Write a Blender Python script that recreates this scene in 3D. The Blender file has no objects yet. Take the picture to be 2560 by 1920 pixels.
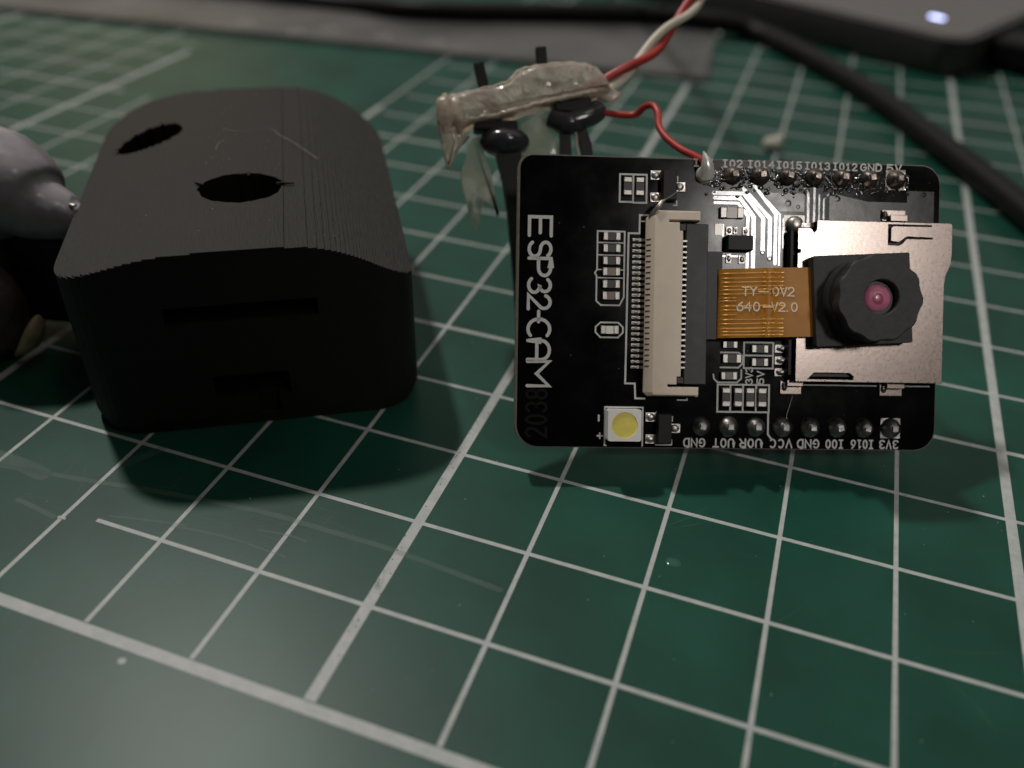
import bpy, bmesh, math, random
from mathutils import Matrix, Vector
from mathutils.geometry import tessellate_polygon

# All numbers below are millimetres; one Blender unit is one centimetre.
S = 0.1
random.seed(7)
scene = bpy.context.scene
scene.unit_settings.system = 'METRIC'
scene.unit_settings.scale_length = 0.01
col = scene.collection

# ------------------------------------------------------------------ camera
cam_d = bpy.data.cameras.new("camera")
cam = bpy.data.objects.new("camera", cam_d)
col.objects.link(cam)
CX, CY, CZ = (0.94196536, 0.33421616, 0.03163578), (-0.22405778, 0.55570784, 0.80061658), (0.24999875, -0.76124132, 0.59834127)
CP = Vector((24.51438543, -30.46643908, 57.27440059))
cam.matrix_world = Matrix(((CX[0], CY[0], CZ[0], CP.x * S), (CX[1], CY[1], CZ[1], CP.y * S), (CX[2], CY[2], CZ[2], CP.z * S), (0, 0, 0, 1)))
cam_d.sensor_width = 36
cam_d.lens = 31.303
cam_d.clip_start = 0.05
cam_d.clip_end = 2000
cam_d.dof.use_dof = True
cam_d.dof.focus_distance = 8.1
cam_d.dof.aperture_fstop = 0.165
cam_d.dof.aperture_blades = 0
scene.camera = cam

# ------------------------------------------------------------------ light
world = bpy.data.worlds.new("World")
scene.world = world
world.use_nodes = True
bg = world.node_tree.nodes["Background"]
bg.inputs[0].default_value = (1.0, 0.93, 0.85, 1)
bg.inputs[1].default_value = 0.026


def aim(o, target):
    d = Vector(target) - o.location
    o.rotation_euler = d.to_track_quat('-Z', 'Y').to_euler()


def lamp(name, kind, loc, target, power, color, size, size_y=None, spread=None):
    d = bpy.data.lights.new(name, kind)
    d.energy = power
    d.color = color
    if kind == 'AREA':
        d.shape = 'RECTANGLE' if size_y else 'DISK'
        d.size = size * S
        if size_y:
            d.size_y = size_y * S
        if spread:
            d.spread = math.radians(spread)
    else:
        d.shadow_soft_size = size * S
    o = bpy.data.objects.new(name, d)
    col.objects.link(o)
    o.location = Vector(loc) * S
    aim(o, Vector(target) * S)
    return o


# ceiling lamp behind and to the left of the bench
lamp("ceiling_lamp", 'AREA', (-320, 255, 640), (5, 35, 0), 25000, (1.0, 0.955, 0.90), 46)
# lamp to the right of the photographer, the one mirrored in the board
lamp("side_lamp", 'AREA', (186, -104, 218), (27, 50, 15), 34, (1.0, 0.95, 0.90), 36, 36, 20)
# broad soft fill added high to the front right, for the board's face
lamp("front_fill", 'AREA', (215, -35, 620), (20, 40, 5), 1500, (1.0, 0.94, 0.88), 110)
# lit ceiling beyond the bench, the pale sheen in the mat
o_ = lamp("lit_ceiling", 'AREA', (-200, 2600, 1500), (-200, 2600, 0), 150000, (1.0, 0.96, 0.90), 3600, 4800)
# weak warm lamp far off to the back left
lamp("room_lamp", 'AREA', (-640, 730, 300), (-60, 90, 0), 1500, (1.0, 0.80, 0.50), 300)

scene.view_settings.view_transform = 'Standard'
scene.view_settings.look = 'None'
scene.view_settings.exposure = 0
scene.view_settings.gamma = 1
scene.cycles.use_denoising = True
scene.cycles.max_bounces = 8
scene.cycles.transmission_bounces = 8
scene.cycles.sample_clamp_indirect = 4


# ------------------------------------------------------------------ materials
def M(name, colr, rough=.5, metal=0., spec=.5, coat=0., cvar=0., cscale=3., rvar=0., bump=0., bscale=20., bdist=.02,
      trans=0., sss=0., alpha=1., stretch=(1, 1, 1), col2=None, emit=None, ior=None):
    m = bpy.data.materials.new(name)
    m.use_nodes = True
    nt = m.node_tree
    b = nt.nodes["Principled BSDF"]
    b.inputs["Base Color"].default_value = (*colr, 1)
    b.inputs["Roughness"].default_value = rough
    b.inputs["Metallic"].default_value = metal
    b.inputs["Specular IOR Level"].default_value = spec
    b.inputs["Coat Weight"].default_value = coat
    b.inputs["Transmission Weight"].default_value = trans
    b.inputs["Alpha"].default_value = alpha
    if ior:
        b.inputs["IOR"].default_value = ior
    if sss:
        b.inputs["Subsurface Weight"].default_value = sss
        b.inputs["Subsurface Radius"].default_value = (.12, .09, .06)
    if emit:
        b.inputs["Emission Color"].default_value = (*emit[0], 1)
        b.inputs["Emission Strength"].default_value = emit[1]
    tc = nt.nodes.new("ShaderNodeTexCoord")
    mp = nt.nodes.new("ShaderNodeMapping")
    mp.inputs["Scale"].default_value = stretch
    nt.links.new(tc.outputs["Object"], mp.inputs["Vector"])

    def noise(scale, detail=4):
        n = nt.nodes.new("ShaderNodeTexNoise")
        n.inputs["Scale"].default_value = scale
        n.inputs["Detail"].default_value = detail
        nt.links.new(mp.outputs[0], n.inputs["Vector"])
        return n
    if cvar or col2:
        n = noise(cscale)
        r = nt.nodes.new("ShaderNodeValToRGB")
        c2 = col2 or tuple(c * (1 + cvar) for c in colr)
        c1 = colr if col2 else tuple(c * (1 - cvar) for c in colr)
        r.color_ramp.elements[0].position = .3
        r.color_ramp.elements[1].position = .7
        r.color_ramp.elements[0].color = (*c1, 1)
        r.color_ramp.elements[1].color = (*c2, 1)
        nt.links.new(n.outputs["Fac"], r.inputs["Fac"])
        nt.links.new(r.outputs[0], b.inputs["Base Color"])
    if rvar:
        n = noise(cscale * 1.7)
        mr = nt.nodes.new("ShaderNodeMapRange")
        mr.inputs["From Min"].default_value = .3
        mr.inputs["From Max"].default_value = .7
        mr.inputs["To Min"].default_value = max(0, rough - rvar)
        mr.inputs["To Max"].default_value = rough + rvar
        nt.links.new(n.outputs["Fac"], mr.inputs["Value"])
        nt.links.new(mr.outputs[0], b.inputs["Roughness"])
    if bump:
        n = noise(bscale, 3)
        bp = nt.nodes.new("ShaderNodeBump")
        bp.inputs["Strength"].default_value = bump
        bp.inputs["Distance"].default_value = bdist
        nt.links.new(n.outputs["Fac"], bp.inputs["Height"])
        nt.links.new(bp.outputs[0], b.inputs["Normal"])
    return m


def mat_green():
    """Green vinyl: fine grain, faint blotches, scattered thin scratches."""
    m = M("green_vinyl", (.0095, .070, .048), .39, cvar=.25, cscale=.9, spec=.30, bump=.15, bscale=55, bdist=.004)
    nt = m.node_tree
    b = nt.nodes["Principled BSDF"]
    tc = nt.nodes.new("ShaderNodeTexCoord")
    src = b.inputs["Base Color"].links[0].from_socket
    for ang, sc, off in ((.35, 2.1, 0), (1.2, 1.6, 3), (-.45, 1.3, 9)):
        mp = nt.nodes.new("ShaderNodeMapping")
        mp.inputs["Rotation"].default_value = (0, 0, ang)
        mp.inputs["Location"].default_value = (off, off * .7, 0)
        mp.inputs["Scale"].default_value = (sc * .06, sc * 2.4, 1)
        nt.links.new(tc.outputs["Object"], mp.inputs["Vector"])
        n = nt.nodes.new("ShaderNodeTexNoise")
        n.inputs["Scale"].default_value = 2.2
        n.inputs["Detail"].default_value = 6
        n.inputs["Roughness"].default_value = .7
        nt.links.new(mp.outputs[0], n.inputs["Vector"])
        r = nt.nodes.new("ShaderNodeValToRGB")
        r.color_ramp.elements[0].position = .66
        r.color_ramp.elements[0].color = (0, 0, 0, 1)
        r.color_ramp.elements[1].position = .74
        r.color_ramp.elements[1].color = (.35, .35, .35, 1)
        nt.links.new(n.outputs["Fac"], r.inputs["Fac"])
        mx = nt.nodes.new("ShaderNodeMixRGB")
        mx.inputs["Color2"].default_value = (.07, .13, .105, 1)
        nt.links.new(r.outputs[0], mx.inputs["Fac"])
        nt.links.new(src, mx.inputs["Color1"])
        src = mx.outputs[0]
    nt.links.new(src, b.inputs["Base Color"])
    return m


def mat_ink():
    """Off-white grid print, worn through to the green in specks."""
    m = M("grid_print", (.62, .62, .58), .5)
    nt = m.node_tree
    b = nt.nodes["Principled BSDF"]
    tc = nt.nodes.new("ShaderNodeTexCoord")
    n = nt.nodes.new("ShaderNodeTexNoise")
    n.inputs["Scale"].default_value = 7
    n.inputs["Detail"].default_value = 8
    n.inputs["Roughness"].default_value = .65
    nt.links.new(tc.outputs["Object"], n.inputs["Vector"])
    r = nt.nodes.new("ShaderNodeValToRGB")
    e = r.color_ramp.elements
    e[0].position, e[0].color = .30, (.05, .10, .085, 1)
    e[1].position, e[1].color = .36, (.42, .45, .435, 1)
    x = e.new(.6)
    x.color = (.52, .54, .53, 1)
    nt.links.new(n.outputs["Fac"], r.inputs["Fac"])
    nt.links.new(r.outputs[0], b.inputs["Base Color"])
    return m


def mat_print3d():
    """Black printed plastic: fine horizontal layers."""
    m = M("black_printed_plastic", (.0125, .0108, .0096), .56, cvar=.12, cscale=6, spec=.28)
    nt = m.node_tree
    b = nt.nodes["Principled BSDF"]
    tc = nt.nodes.new("ShaderNodeTexCoord")
    w = nt.nodes.new("ShaderNodeTexWave")
    w.bands_direction = 'Z'
    w.inputs["Scale"].default_value = 1.0 / .02 * .05 * 6.283
    w.inputs["Distortion"].default_value = .25
    w.inputs["Detail"].default_value = 2
    nt.links.new(tc.outputs["Object"], w.inputs["Vector"])
    n = nt.nodes.new("ShaderNodeTexNoise")
    n.inputs["Scale"].default_value = 60
    mp = nt.nodes.new("ShaderNodeMapping")
    mp.inputs["Scale"].default_value = (1, .12, 1)
    nt.links.new(tc.outputs["Object"], mp.inputs["Vector"])
    nt.links.new(mp.outputs[0], n.inputs["Vector"])
    bp = nt.nodes.new("ShaderNodeBump")
    bp.inputs["Strength"].default_value = .5
    bp.inputs["Distance"].default_value = .008
    nt.links.new(n.outputs["Fac"], bp.inputs["Height"])
    bp2 = nt.nodes.new("ShaderNodeBump")
    bp2.inputs["Strength"].default_value = .35
    bp2.inputs["Distance"].default_value = .005
    nt.links.new(w.outputs["Fac"], bp2.inputs["Height"])
    nt.links.new(bp.outputs[0], bp2.inputs["Normal"])
    nt.links.new(bp2.outputs[0], b.inputs["Normal"])
    return m


GREEN = mat_green()
INK = mat_ink()
SCUFF = M("scuffed_vinyl", (.19, .28, .24), .5, spec=.8, cvar=.3, cscale=2.5, alpha=.20)
DESK = M("dark_desk", (.05, .04, .03), .5, cvar=.3, cscale=1, stretch=(.2, 3, 1))
PLA = mat_print3d()
MASK = M("black_solder_mask", (.0018, .0019, .0022), .17, spec=.10, rvar=.05, cscale=2, bump=.06, bscale=3, bdist=.01)
TRACKM = M("mask_over_track", (.0022, .0023, .0026), .17, spec=.75, rvar=.05, cscale=4, bump=.12, bscale=6, bdist=.01)
AREAM = M("mask_over_ground", (.0030, .0032, .0040), .27, spec=.40, rvar=.05, cscale=3, bump=.1, bscale=7, bdist=.01)
EDGE = M("board_edge", (.16, .145, .12), .7, cvar=.2, cscale=20)
SILK = M("white_silkscreen", (.62, .62, .60), .6, cvar=.06, cscale=15)
SILK2 = M("faded_overprint", (.011, .011, .011), .6, spec=.05)
SOLDER = M("solder", (.52, .49, .46), .44, 1., rvar=.1, cscale=12, bump=.25, bscale=14, bdist=.02)
DULL = M("dull_solder", (.27, .26, .25), .42, 1., rvar=.12, cscale=9, bump=.3, bscale=12, bdist=.02)
FLUXED = M("flux_browned_solder", (.155, .13, .115), .36, .8, rvar=.1, cscale=10, bump=.5, bscale=12, bdist=.03)
BRIGHT = M("bright_solder", (.86, .84, .80), .30, .45, bump=.2, bscale=8, bdist=.02)
TIN = M("tinned_contact", (.34, .325, .30), .42, 1., bump=.2, bscale=20, bdist=.01)
STEEL = M("shield_steel", (.27, .224, .203), .29, 1., rvar=.03, cscale=24, bump=.08, bscale=28, bdist=.004)
BEIGE = M("beige_plastic", (.76, .65, .52), .5, cvar=.04, cscale=8, bump=.08, bscale=25, bdist=.004)
CHAR = M("charcoal_latch", (.045, .045, .050), .55, cvar=.2, cscale=10)
BLK = M("black_plastic", (.009, .009, .0095), .5, spec=.25, bump=.15, bscale=30, bdist=.004)
CERAM = M("dark_ceramic", (.012, .011, .011), .45)
TAN = M("brown_ceramic", (.12, .085, .055), .3, cvar=.2, cscale=15)
FLEX = M("amber_film", (.47, .195, .025), .46, cvar=.15, cscale=4, spec=.25, bump=.08, bscale=7, bdist=.02)
COPPER = M("film_conductor", (.75, .38, .10), .3, .3)
FLEXINK = M("film_lettering", (.85, .72, .52), .5)
LENSBLK = M("lens_barrel_black", (.022, .023, .0235), .62, cvar=.25, cscale=14, bump=.5, bscale=26, bdist=.006)
HOLE = M("hole_black", (.004, .004, .004), .5)
PINK = M("pink_lens", (.58, .17, .29), .42, coat=.1, cvar=.2, cscale=14)
PINKD = M("pink_lens_core", (.38, .07, .14), .3, coat=.2)
WHITEP = M("white_led_plastic", (.93, .91, .87), .45)
PHOS = M("yellow_phosphor", (.92, .78, .14), .5, cvar=.05, cscale=20, coat=.2)
GLUE = M("clear_hot_glue", (.92, .81, .69), .10, trans=.64, cvar=.18, cscale=2.2, spec=.6, bump=.8, bscale=3.4, bdist=.12, ior=1.42)
GLUE2 = M("thin_hot_glue", (.92, .86, .76), .15, trans=.80, bump=.6, bscale=3, bdist=.04, ior=1.25)
GREYG = M("grey_glue_ring", (.040, .040, .046), .18, coat=.2, cvar=.15, cscale=5, bump=.1, bscale=6, bdist=.02)
REDW = M("red_insulation", (.42, .035, .028), .38, cvar=.08, cscale=5)
WHITEW = M("white_insulation", (.66, .60, .50), .4, cvar=.06, cscale=5)
CABLE = M("black_rubber_cable", (.011, .0105, .010), .45, spec=.18, cvar=.15, cscale=3)
RULER = M("frosted_grey_plastic", (.21, .202, .198), .42, cvar=.35, cscale=.45, alpha=.55, spec=.5, rvar=.08)
BANK = M("dark_grey_plastic", (.07, .067, .065), .42, cvar=.08, cscale=5, bump=.12, bscale=40, bdist=.005)
BANKTOP = M("grey_top_panel", (.19, .178, .173), .38, cvar=.06, cscale=4)
GLOW = M("lit_status_light", (.8, .8, 1), .4, emit=((.50, .56, 1.0), 5.0))
LUMP = M("lavender_grey_plastic", (.30, .275, .305), .26, cvar=.3, cscale=1.8, spec=.6, bump=.35, bscale=1.6, bdist=.12)
LUMP2 = M("shaded_brown_grey_plastic", (.10, .07, .065), .35, cvar=.4, cscale=2, bump=.8, bscale=2.5, bdist=.12)  # lower lump: brownish, with its shade darkened into the colour
STRAW = M("straw_plastic", (.42, .33, .20), .4, cvar=.3, cscale=5)
CRUMB = M("off_white_plastic", (.62, .58, .50), .6)


# ------------------------------------------------------------------ mesh building
class G:
    def __init__(s):
        s.v, s.f, s.mi, s.cur = [], [], [], 0

    def add(s, vs, fs):
        o = len(s.v)
        s.v += [tuple(x) for x in vs]
        for f in fs:
            s.f.append([o + i for i in f])
            s.mi.append(s.cur)

    def box(s, x0, x1, y0, y1, z0, z1, rot=0, top=1.0):
        cx, cy = (x0 + x1) / 2, (y0 + y1) / 2
        c, n = math.cos(rot), math.sin(rot)
        vs = []
        for z, k in ((z0, 1), (z1, top)):
            for x, y in ((x0, y0), (x1, y0), (x1, y1), (x0, y1)):
                dx, dy = (x - cx) * k, (y - cy) * k
                vs.append((cx + c * dx - n * dy, cy + n * dx + c * dy, z))
        s.add(vs, [(3, 2, 1, 0), (4, 5, 6, 7), (0, 1, 5, 4), (1, 2, 6, 5), (2, 3, 7, 6), (3, 0, 4, 7)])

    def prism(s, poly, z0, z1, top=None, holes=(), bottom=True):
        """Closed outline(s) (counter-clockwise) raised from z0 to z1; top: other outline with as many points."""
        loops = [list(poly)] + [list(h) for h in holes]
        tops = [list(top) if top else loops[0]] + loops[1:]
        tri = tessellate_polygon([[Vector((x, y, 0)) for x, y in l] for l in tops])
        flat = [p for l in loops for p in l]
        flt = [p for l in tops for p in l]
        n = len(flat)
        vs = [(x, y, z0) for x, y in flat] + [(x, y, z1) for x, y in flt]
        fs = []
        for a, b, c in tri:
            (ax, ay), (bx, by), (cx, cy) = flt[a], flt[b], flt[c]
            if (bx - ax) * (cy - ay) - (by - ay) * (cx - ax) < 0:
                b, c = c, b
            fs.append((n + a, n + b, n + c))
            if bottom:
                fs.append((c, b, a))
        o = 0
        for k, l in enumerate(loops):
            m = len(l)
            area = sum(l[i][0] * l[(i + 1) % m][1] - l[(i + 1) % m][0] * l[i][1] for i in range(m))
            fwd = (area > 0) == (k == 0)
            for i in range(m):
                a, b = o + i, o + (i + 1) % m
                fs.append((a, b, n + b, n + a) if fwd else (b, a, n + a, n + b))
            o += m
        s.add(vs, fs)

    def rings(s, rs, cap0=True, cap1=True):
        m = len(rs[0])
        vs = [p for r in rs for p in r]
        fs = []
        for k in range(len(rs) - 1):
            for i in range(m):
                a, b = k * m + i, k * m + (i + 1) % m
                fs.append((a, b, b + m, a + m))
        if cap0:
            fs.append(tuple(range(m - 1, -1, -1)))
        if cap1:
            fs.append(tuple(range((len(rs) - 1) * m, len(rs) * m)))
        s.add(vs, fs)

    def lathe(s, prof, n=24, c=(0, 0), cap0=False, cap1=True, lobes=0, lobe=0.):
        rs = []
        for r, z in prof:
            ring = []
            for i in range(n):
                t = 2 * math.pi * i / n
                k = r + (lobe * max(0, math.cos(lobes * t)) if lobes else 0)
                ring.append((c[0] + k * math.cos(t), c[1] + k * math.sin(t), z))
            rs.append(ring)
        s.rings(rs, cap0, cap1)

    def tube(s, pts, rad, n=10, flat=1.0, caps=True, square=False):
        P = [Vector(p) for p in pts]
        m = len(P)
        R = rad if isinstance(rad, (list, tuple)) else [rad] * m
        T = [(P[min(i + 1, m - 1)] - P[max(i - 1, 0)]).normalized() for i in range(m)]
        up = Vector((0, 0, 1)) if abs(T[0].z) < .9 else Vector((1, 0, 0))
        a = T[0].cross(up).normalized()
        rs = []
        for i in range(m):
            a = (a - T[i] * a.dot(T[i])).normalized()
            b = T[i].cross(a)
            ring = []
            for j in range(n):
                t = 2 * math.pi * (j + (.5 if square else 0)) / n
                ring.append(P[i] + a * (math.cos(t) * R[i]) + b * (math.sin(t) * R[i] * flat))
            rs.append(ring)
        s.rings(rs, caps, caps)

    def ribbon(s, pl, w, z0, z1, closed=False, caps=True):
        """A flat stroke along a polyline, mitred, with rounded ends."""
        P = [Vector((p[0], p[1])) for p in pl]
        m = len(P)
        h = w / 2
        L, Rr = [], []
        for i in range(m):
            if closed or 0 < i < m - 1:
                d0 = (P[i] - P[i - 1]).normalized()
                d1 = (P[(i + 1) % m] - P[i]).normalized()
            elif i == 0:
                d0 = d1 = (P[1] - P[0]).normalized()
            else:
                d0 = d1 = (P[-1] - P[-2]).normalized()
            n0, n1 = Vector((-d0.y, d0.x)), Vector((-d1.y, d1.x))
            q = (n0 + n1)
            q = q.normalized() if q.length > 1e-4 else n0
            k = h / max(.5, q.dot(n1))
            L.append(P[i] + q * k)
            Rr.append(P[i] - q * k)
        vs, fs = [], []
        for i in range(m):
            vs += [(L[i].x, L[i].y, z1), (Rr[i].x, Rr[i].y, z1), (L[i].x, L[i].y, z0), (Rr[i].x, Rr[i].y, z0)]
        for i in range(m if closed else m - 1):
            a, b = 4 * i, 4 * ((i + 1) % m)
            fs += [(a, a + 1, b + 1, b), (a + 2, a, b, b + 2), (a + 1, a + 3, b + 3, b + 1)]
        s.add(vs, fs)
        if not closed and caps:
            for i, sg in ((0, -1), (m - 1, 1)):
                d = ((P[1] - P[0]) if i == 0 else (P[-1] - P[-2])).normalized() * sg
                nn = Vector((-d.y, d.x))
                ring = [(P[i] + (nn * math.cos(t) + d * math.sin(t)) * h) for t in [math.pi * j / 6 for j in range(7)]]
                s.add([(p.x, p.y, z1) for p in ring] + [(p.x, p.y, z0) for p in ring],
                      [tuple(range(6, -1, -1))] + [(j, j + 1, j + 8, j + 7) for j in range(6)])

    def blob(s, c, r, sub=2, jit=0.):
        bm = bmesh.new()
        bmesh.ops.create_icosphere(bm, subdivisions=sub, radius=1)
        rx, ry, rz = r if isinstance(r, (list, tuple)) else (r, r, r)
        vs = []
        for v in bm.verts:
            k = 1 + random.uniform(-jit, jit)
            vs.append((c[0] + v.co.x * rx * k, c[1] + v.co.y * ry * k, c[2] + v.co.z * rz * k))
        s.add(vs, [[v.index for v in f.verts] for f in bm.faces])
        bm.free()


def settle(g, h):
    """Bring an outline that was measured on the board's face to its true plan size at height h."""
    k = h / 82
    g.v = [(x - (x + 5.1) * k, y - (y - 7.1) * k, z) for x, y, z in g.v]
    return g


def mesh(name, g, mats, smooth=0., bevel=0., seg=2):
    me = bpy.data.meshes.new(name)
    me.from_pydata([(x * S, y * S, z * S) for x, y, z in g.v], [], g.f)
    mats = mats if isinstance(mats, (list, tuple)) else [mats]
    for m in mats:
        me.materials.append(m)
    if any(g.mi):
        me.polygons.foreach_set("material_index", g.mi)
    if bevel:
        bm = bmesh.new()
        bm.from_mesh(me)
        es = [e for e in bm.edges if len(e.link_faces) == 2 and e.calc_face_angle(0) > .5]
        bmesh.ops.bevel(bm, geom=es, offset=bevel * S, segments=seg, profile=.5, affect='EDGES', clamp_overlap=True)
        bm.to_mesh(me)
        bm.free()
        smooth = smooth or .3
    if smooth:
        me.polygons.foreach_set("use_smooth", [True] * len(me.polygons))
        me.set_sharp_from_angle(angle=smooth)
    me.update()
    return me


def put(name, me, parent=None, loc=(0, 0, 0), rz=0., label=None):
    o = bpy.data.objects.new(name, me)
    col.objects.link(o)
    o.parent = parent
    o.location = Vector(loc) * S
    o.rotation_euler = (0, 0, rz)
    if label:
        o["label"] = label
    return o


def obj(name, g, mats, parent=None, smooth=0., bevel=0., seg=2, label=None, loc=(0, 0, 0)):
    return put(name, mesh(name, g, mats, smooth, bevel, seg), parent, loc, 0, label)


def thing(name, label, cat, mw=None, group=None):
    o = bpy.data.objects.new(name, None)
    o.empty_display_size = .3
    col.objects.link(o)
    o["label"], o["category"] = label, cat
    if group:
        o["group"] = group
    if mw:
        o.matrix_world = mw
    return o


def tag(o, label, cat, group=None):
    o["label"], o["category"] = label, cat
    if group:
        o["group"] = group
    return o


def rrect(x0, x1, y0, y1, r, n=8):
    rr = r if isinstance(r, (list, tuple)) else (r, r, r, r)
    pts = []
    for (cx, cy, a0), q in zip(((x0, y0, 180), (x1, y0, 270), (x1, y1, 0), (x0, y1, 90)), rr):
        sx, sy = (1 if cx == x0 else -1), (1 if cy == y0 else -1)
        for i in range(n + 1):
            t = math.radians(a0 + 90 * i / n)
            pts.append((cx + sx * q + q * math.cos(t), cy + sy * q + q * math.sin(t)))
    return pts


def frame(R, O):
    return Matrix(((R[0][0], R[0][1], R[0][2], O[0] * S), (R[1][0], R[1][1], R[1][2], O[1] * S), (R[2][0], R[2][1], R[2][2], O[2] * S), (0, 0, 0, 1)))


def smoothpts(pts, k=6):
    """Catmull-Rom through the points."""
    P = [Vector(p) for p in pts]
    P = [P[0] * 2 - P[1]] + P + [P[-1] * 2 - P[-2]]
    out = []
    for i in range(1, len(P) - 2):
        for j in range(k):
            t = j / k
            a, b, c, d = P[i - 1], P[i], P[i + 1], P[i + 2]
            out.append(.5 * ((2 * b) + (c - a) * t + (2 * a - 5 * b + 4 * c - d) * t * t + (3 * b - a - 3 * c + d) * t ** 3))
    return out + [P[-2]]


# ------------------------------------------------------------------ lettering (single-stroke glyphs, cell 0..1 by 0..1)
def arc(cx, cy, rx, ry, a0, a1, n=10):
    return [(cx + rx * math.cos(math.radians(a0 + (a1 - a0) * i / n)), cy + ry * math.sin(math.radians(a0 + (a1 - a0) * i / n))) for i in range(n + 1)]


SS = arc(.5, .76, .46, .24, 25, 270, 12) + arc(.5, .26, .48, .26, 90, -155, 12)[1:]
GL = {
    'A': [[(0, 0), (0, .62)] + arc(.5, .62, .5, .38, 180, 0) + [(1, 0)], [(0, .42), (1, .42)]],
    'C': [arc(.52, .5, .5, .5, 50, 310, 16)],
    'D': [[(0, 0), (0, 1), (.45, 1)] + arc(.45, .5, .52, .5, 90, -90) + [(0, 0)]],
    'E': [[(1, 1), (0, 1), (0, 0), (1, 0)], [(0, .5), (.85, .5)]],
    'G': [arc(.52, .5, .5, .5, 45, 345, 16) + [(1, .5), (.6, .5)]],
    'I': [[(.5, 0), (.5, 1)], [(.15, 1), (.85, 1)], [(.15, 0), (.85, 0)]],
    'M': [[(0, 0), (0, 1), (.5, .42), (1, 1), (1, 0)]],
    'N': [[(0, 0), (0, 1), (1, 0), (1, 1)]],
    'O': [arc(.5, .5, .46, .5, 0, 360, 18)],
    'P': [[(0, 0), (0, 1), (.55, 1)] + arc(.55, .72, .45, .28, 90, -90) + [(0, .44)]],
    'R': [[(0, 0), (0, 1), (.55, 1)] + arc(.55, .74, .42, .26, 90, -90) + [(0, .48)], [(.5, .48), (1, 0)]],
    'S': [SS],
    'T': [[(.5, 0), (.5, 1)], [(0, 1), (1, 1)]],
    'U': [[(0, 1), (0, .4)] + arc(.5, .4, .5, .4, 180, 360) + [(1, 1)]],
    'V': [[(0, 1), (.5, 0), (1, 1)]],
    'Y': [[(0, 1), (.5, .5), (1, 1)], [(.5, .5), (.5, 0)]],
    '0': [arc(.5, .5, .46, .5, 0, 360, 18)],
    '1': [[(.2, .8), (.5, 1), (.5, 0)], [(.2, 0), (.8, 0)]],
    '2': [arc(.5, .72, .46, .28, 165, -30, 10) + [(0, 0), (1, 0)]],
    '3': [arc(.45, .75, .46, .25, 150, -80, 9) + arc(.45, .26, .52, .26, 80, -150, 10)],
    '4': [[(.75, 0), (.75, 1), (0, .35), (1, .35)]],
    '5': [[(.95, 1), (.1, 1), (.05, .55)] + arc(.45, .32, .5, .32, 120, -150, 10)],
    '6': [[(.85, 1), (.3, .72)] + arc(.5, .32, .48, .32, 160, -200, 16)],
    '8': [arc(.5, .75, .42, .25, 0, 360, 14), arc(.5, .25, .48, .25, 90, 450, 14)],
    '-': [[(0, .48), (1, .48)]],
    '+': [[(0, .5), (1, .5)], [(.5, 0), (.5, 1)]],
    '.': [[(.45, .02), (.55, .02)]],
}


def glyphs(g, text, org, h, adv, w, stroke, ang=0., z=(0, .02), starts=None, widths=None):
    c, n = math.cos(ang), math.sin(ang)
    lv = 0
    for i, ch in enumerate(text):
        if ch == ' ':
            continue
        x0 = starts[i] if starts else i * adv
        ww = widths[i] if widths else w
        for k, st in enumerate(GL[ch]):
            closed = math.hypot(st[0][0] - st[-1][0], st[0][1] - st[-1][1]) < 1e-6
            pts = [(org[0] + c * (x0 + x * ww) - n * y * h, org[1] + n * (x0 + x * ww) + c * y * h) for x, y in (st[:-1] if closed else st)]
            g.ribbon(pts, stroke, z[0], z[1] + .002 * k, closed=closed)


def lettering(parent, text, org, h, adv, w, stroke, ang, zz, material, **kw):
    g = G()
    glyphs(g, text, org, h, adv, w, stroke, ang, zz, **kw)
    return obj("lettering", g, material, parent)


# ================================================================== the setting: desk and cutting mat
g = G()
g.box(-1500, 1500, -300, 1500, -30, -2.6)
desk = obj("desk_surface", g, DESK)
desk["kind"] = "structure"

g = G()
g.prism(rrect(-260, 190, -24, 276, 6), -2.5, 0)
mat_o = obj("cutting_mat", g, GREEN, bevel=.4)
mat_o["kind"] = "structure"

OFFU = {-3: .5, -2: .15, -1: -.25, 0: -.25, 1: -.05, 2: .2, 3: .17, 4: -.03, 5: -.08}
OFFV = {0: .3, 1: .08, 2: 0, 3: -.15, 4: -.2, 5: .08, 6: .2, 7: .29, 8: .28, 9: .39, 10: .64}
# each printed line is a print of its own on the mat
for u in range(-25, 19):
    x = u * 10 + OFFU.get(u, .1 * math.sin(u * 2.1))
    w = .95 if u % 5 == 0 else .40
    spans = [(.9, 250)]
    if -10 < u < -5:
        spans = [(.9, 100)]
    elif u == -10:
        spans = [(.9, 126)]
    elif u == -5:
        spans = [(.9, 99), (105.5, 113.5)]
    for a, b in spans:
        g = G()
        n = max(2, int((b - a) / 12))
        g.ribbon([(x, a + (b - a) * i / n) for i in range(n + 1)], w, -.005, .010, caps=False)
        obj("grid_line", g, INK, mat_o)
for v in range(0, 26):
    y = v * 10 + OFFV.get(v, .3)
    w = 1.0 if v == 0 else (.55 if v % 5 == 0 else .40)
    for a, b in ([(-250, 180)] if v <= 10 else [(-250, -101), (-48, 180)]):
        if v == 10:
            spans = [(-250, -96), (-52, 180)]
            if (a, b) == (-250, 180):
                for aa, bb in spans:
                    g = G()
                    g.ribbon([(aa + (bb - aa) * i / 30, y) for i in range(31)], w, -.005, .014, caps=False)
                    obj("grid_line", g, INK, mat_o)
                continue
        if v == 1:
            a = -26.5
        g = G()
        g.ribbon([(a + (b - a) * i / 30, y) for i in range(31)], w, -.005, .014, caps=False)
        obj("grid_line", g, INK, mat_o)
g = G()
g.ribbon([(-50, 114 + 17 * i) for i in range(9)], .4, -.005, .010, caps=False)
obj("grid_line", g, INK, mat_o)
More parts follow.
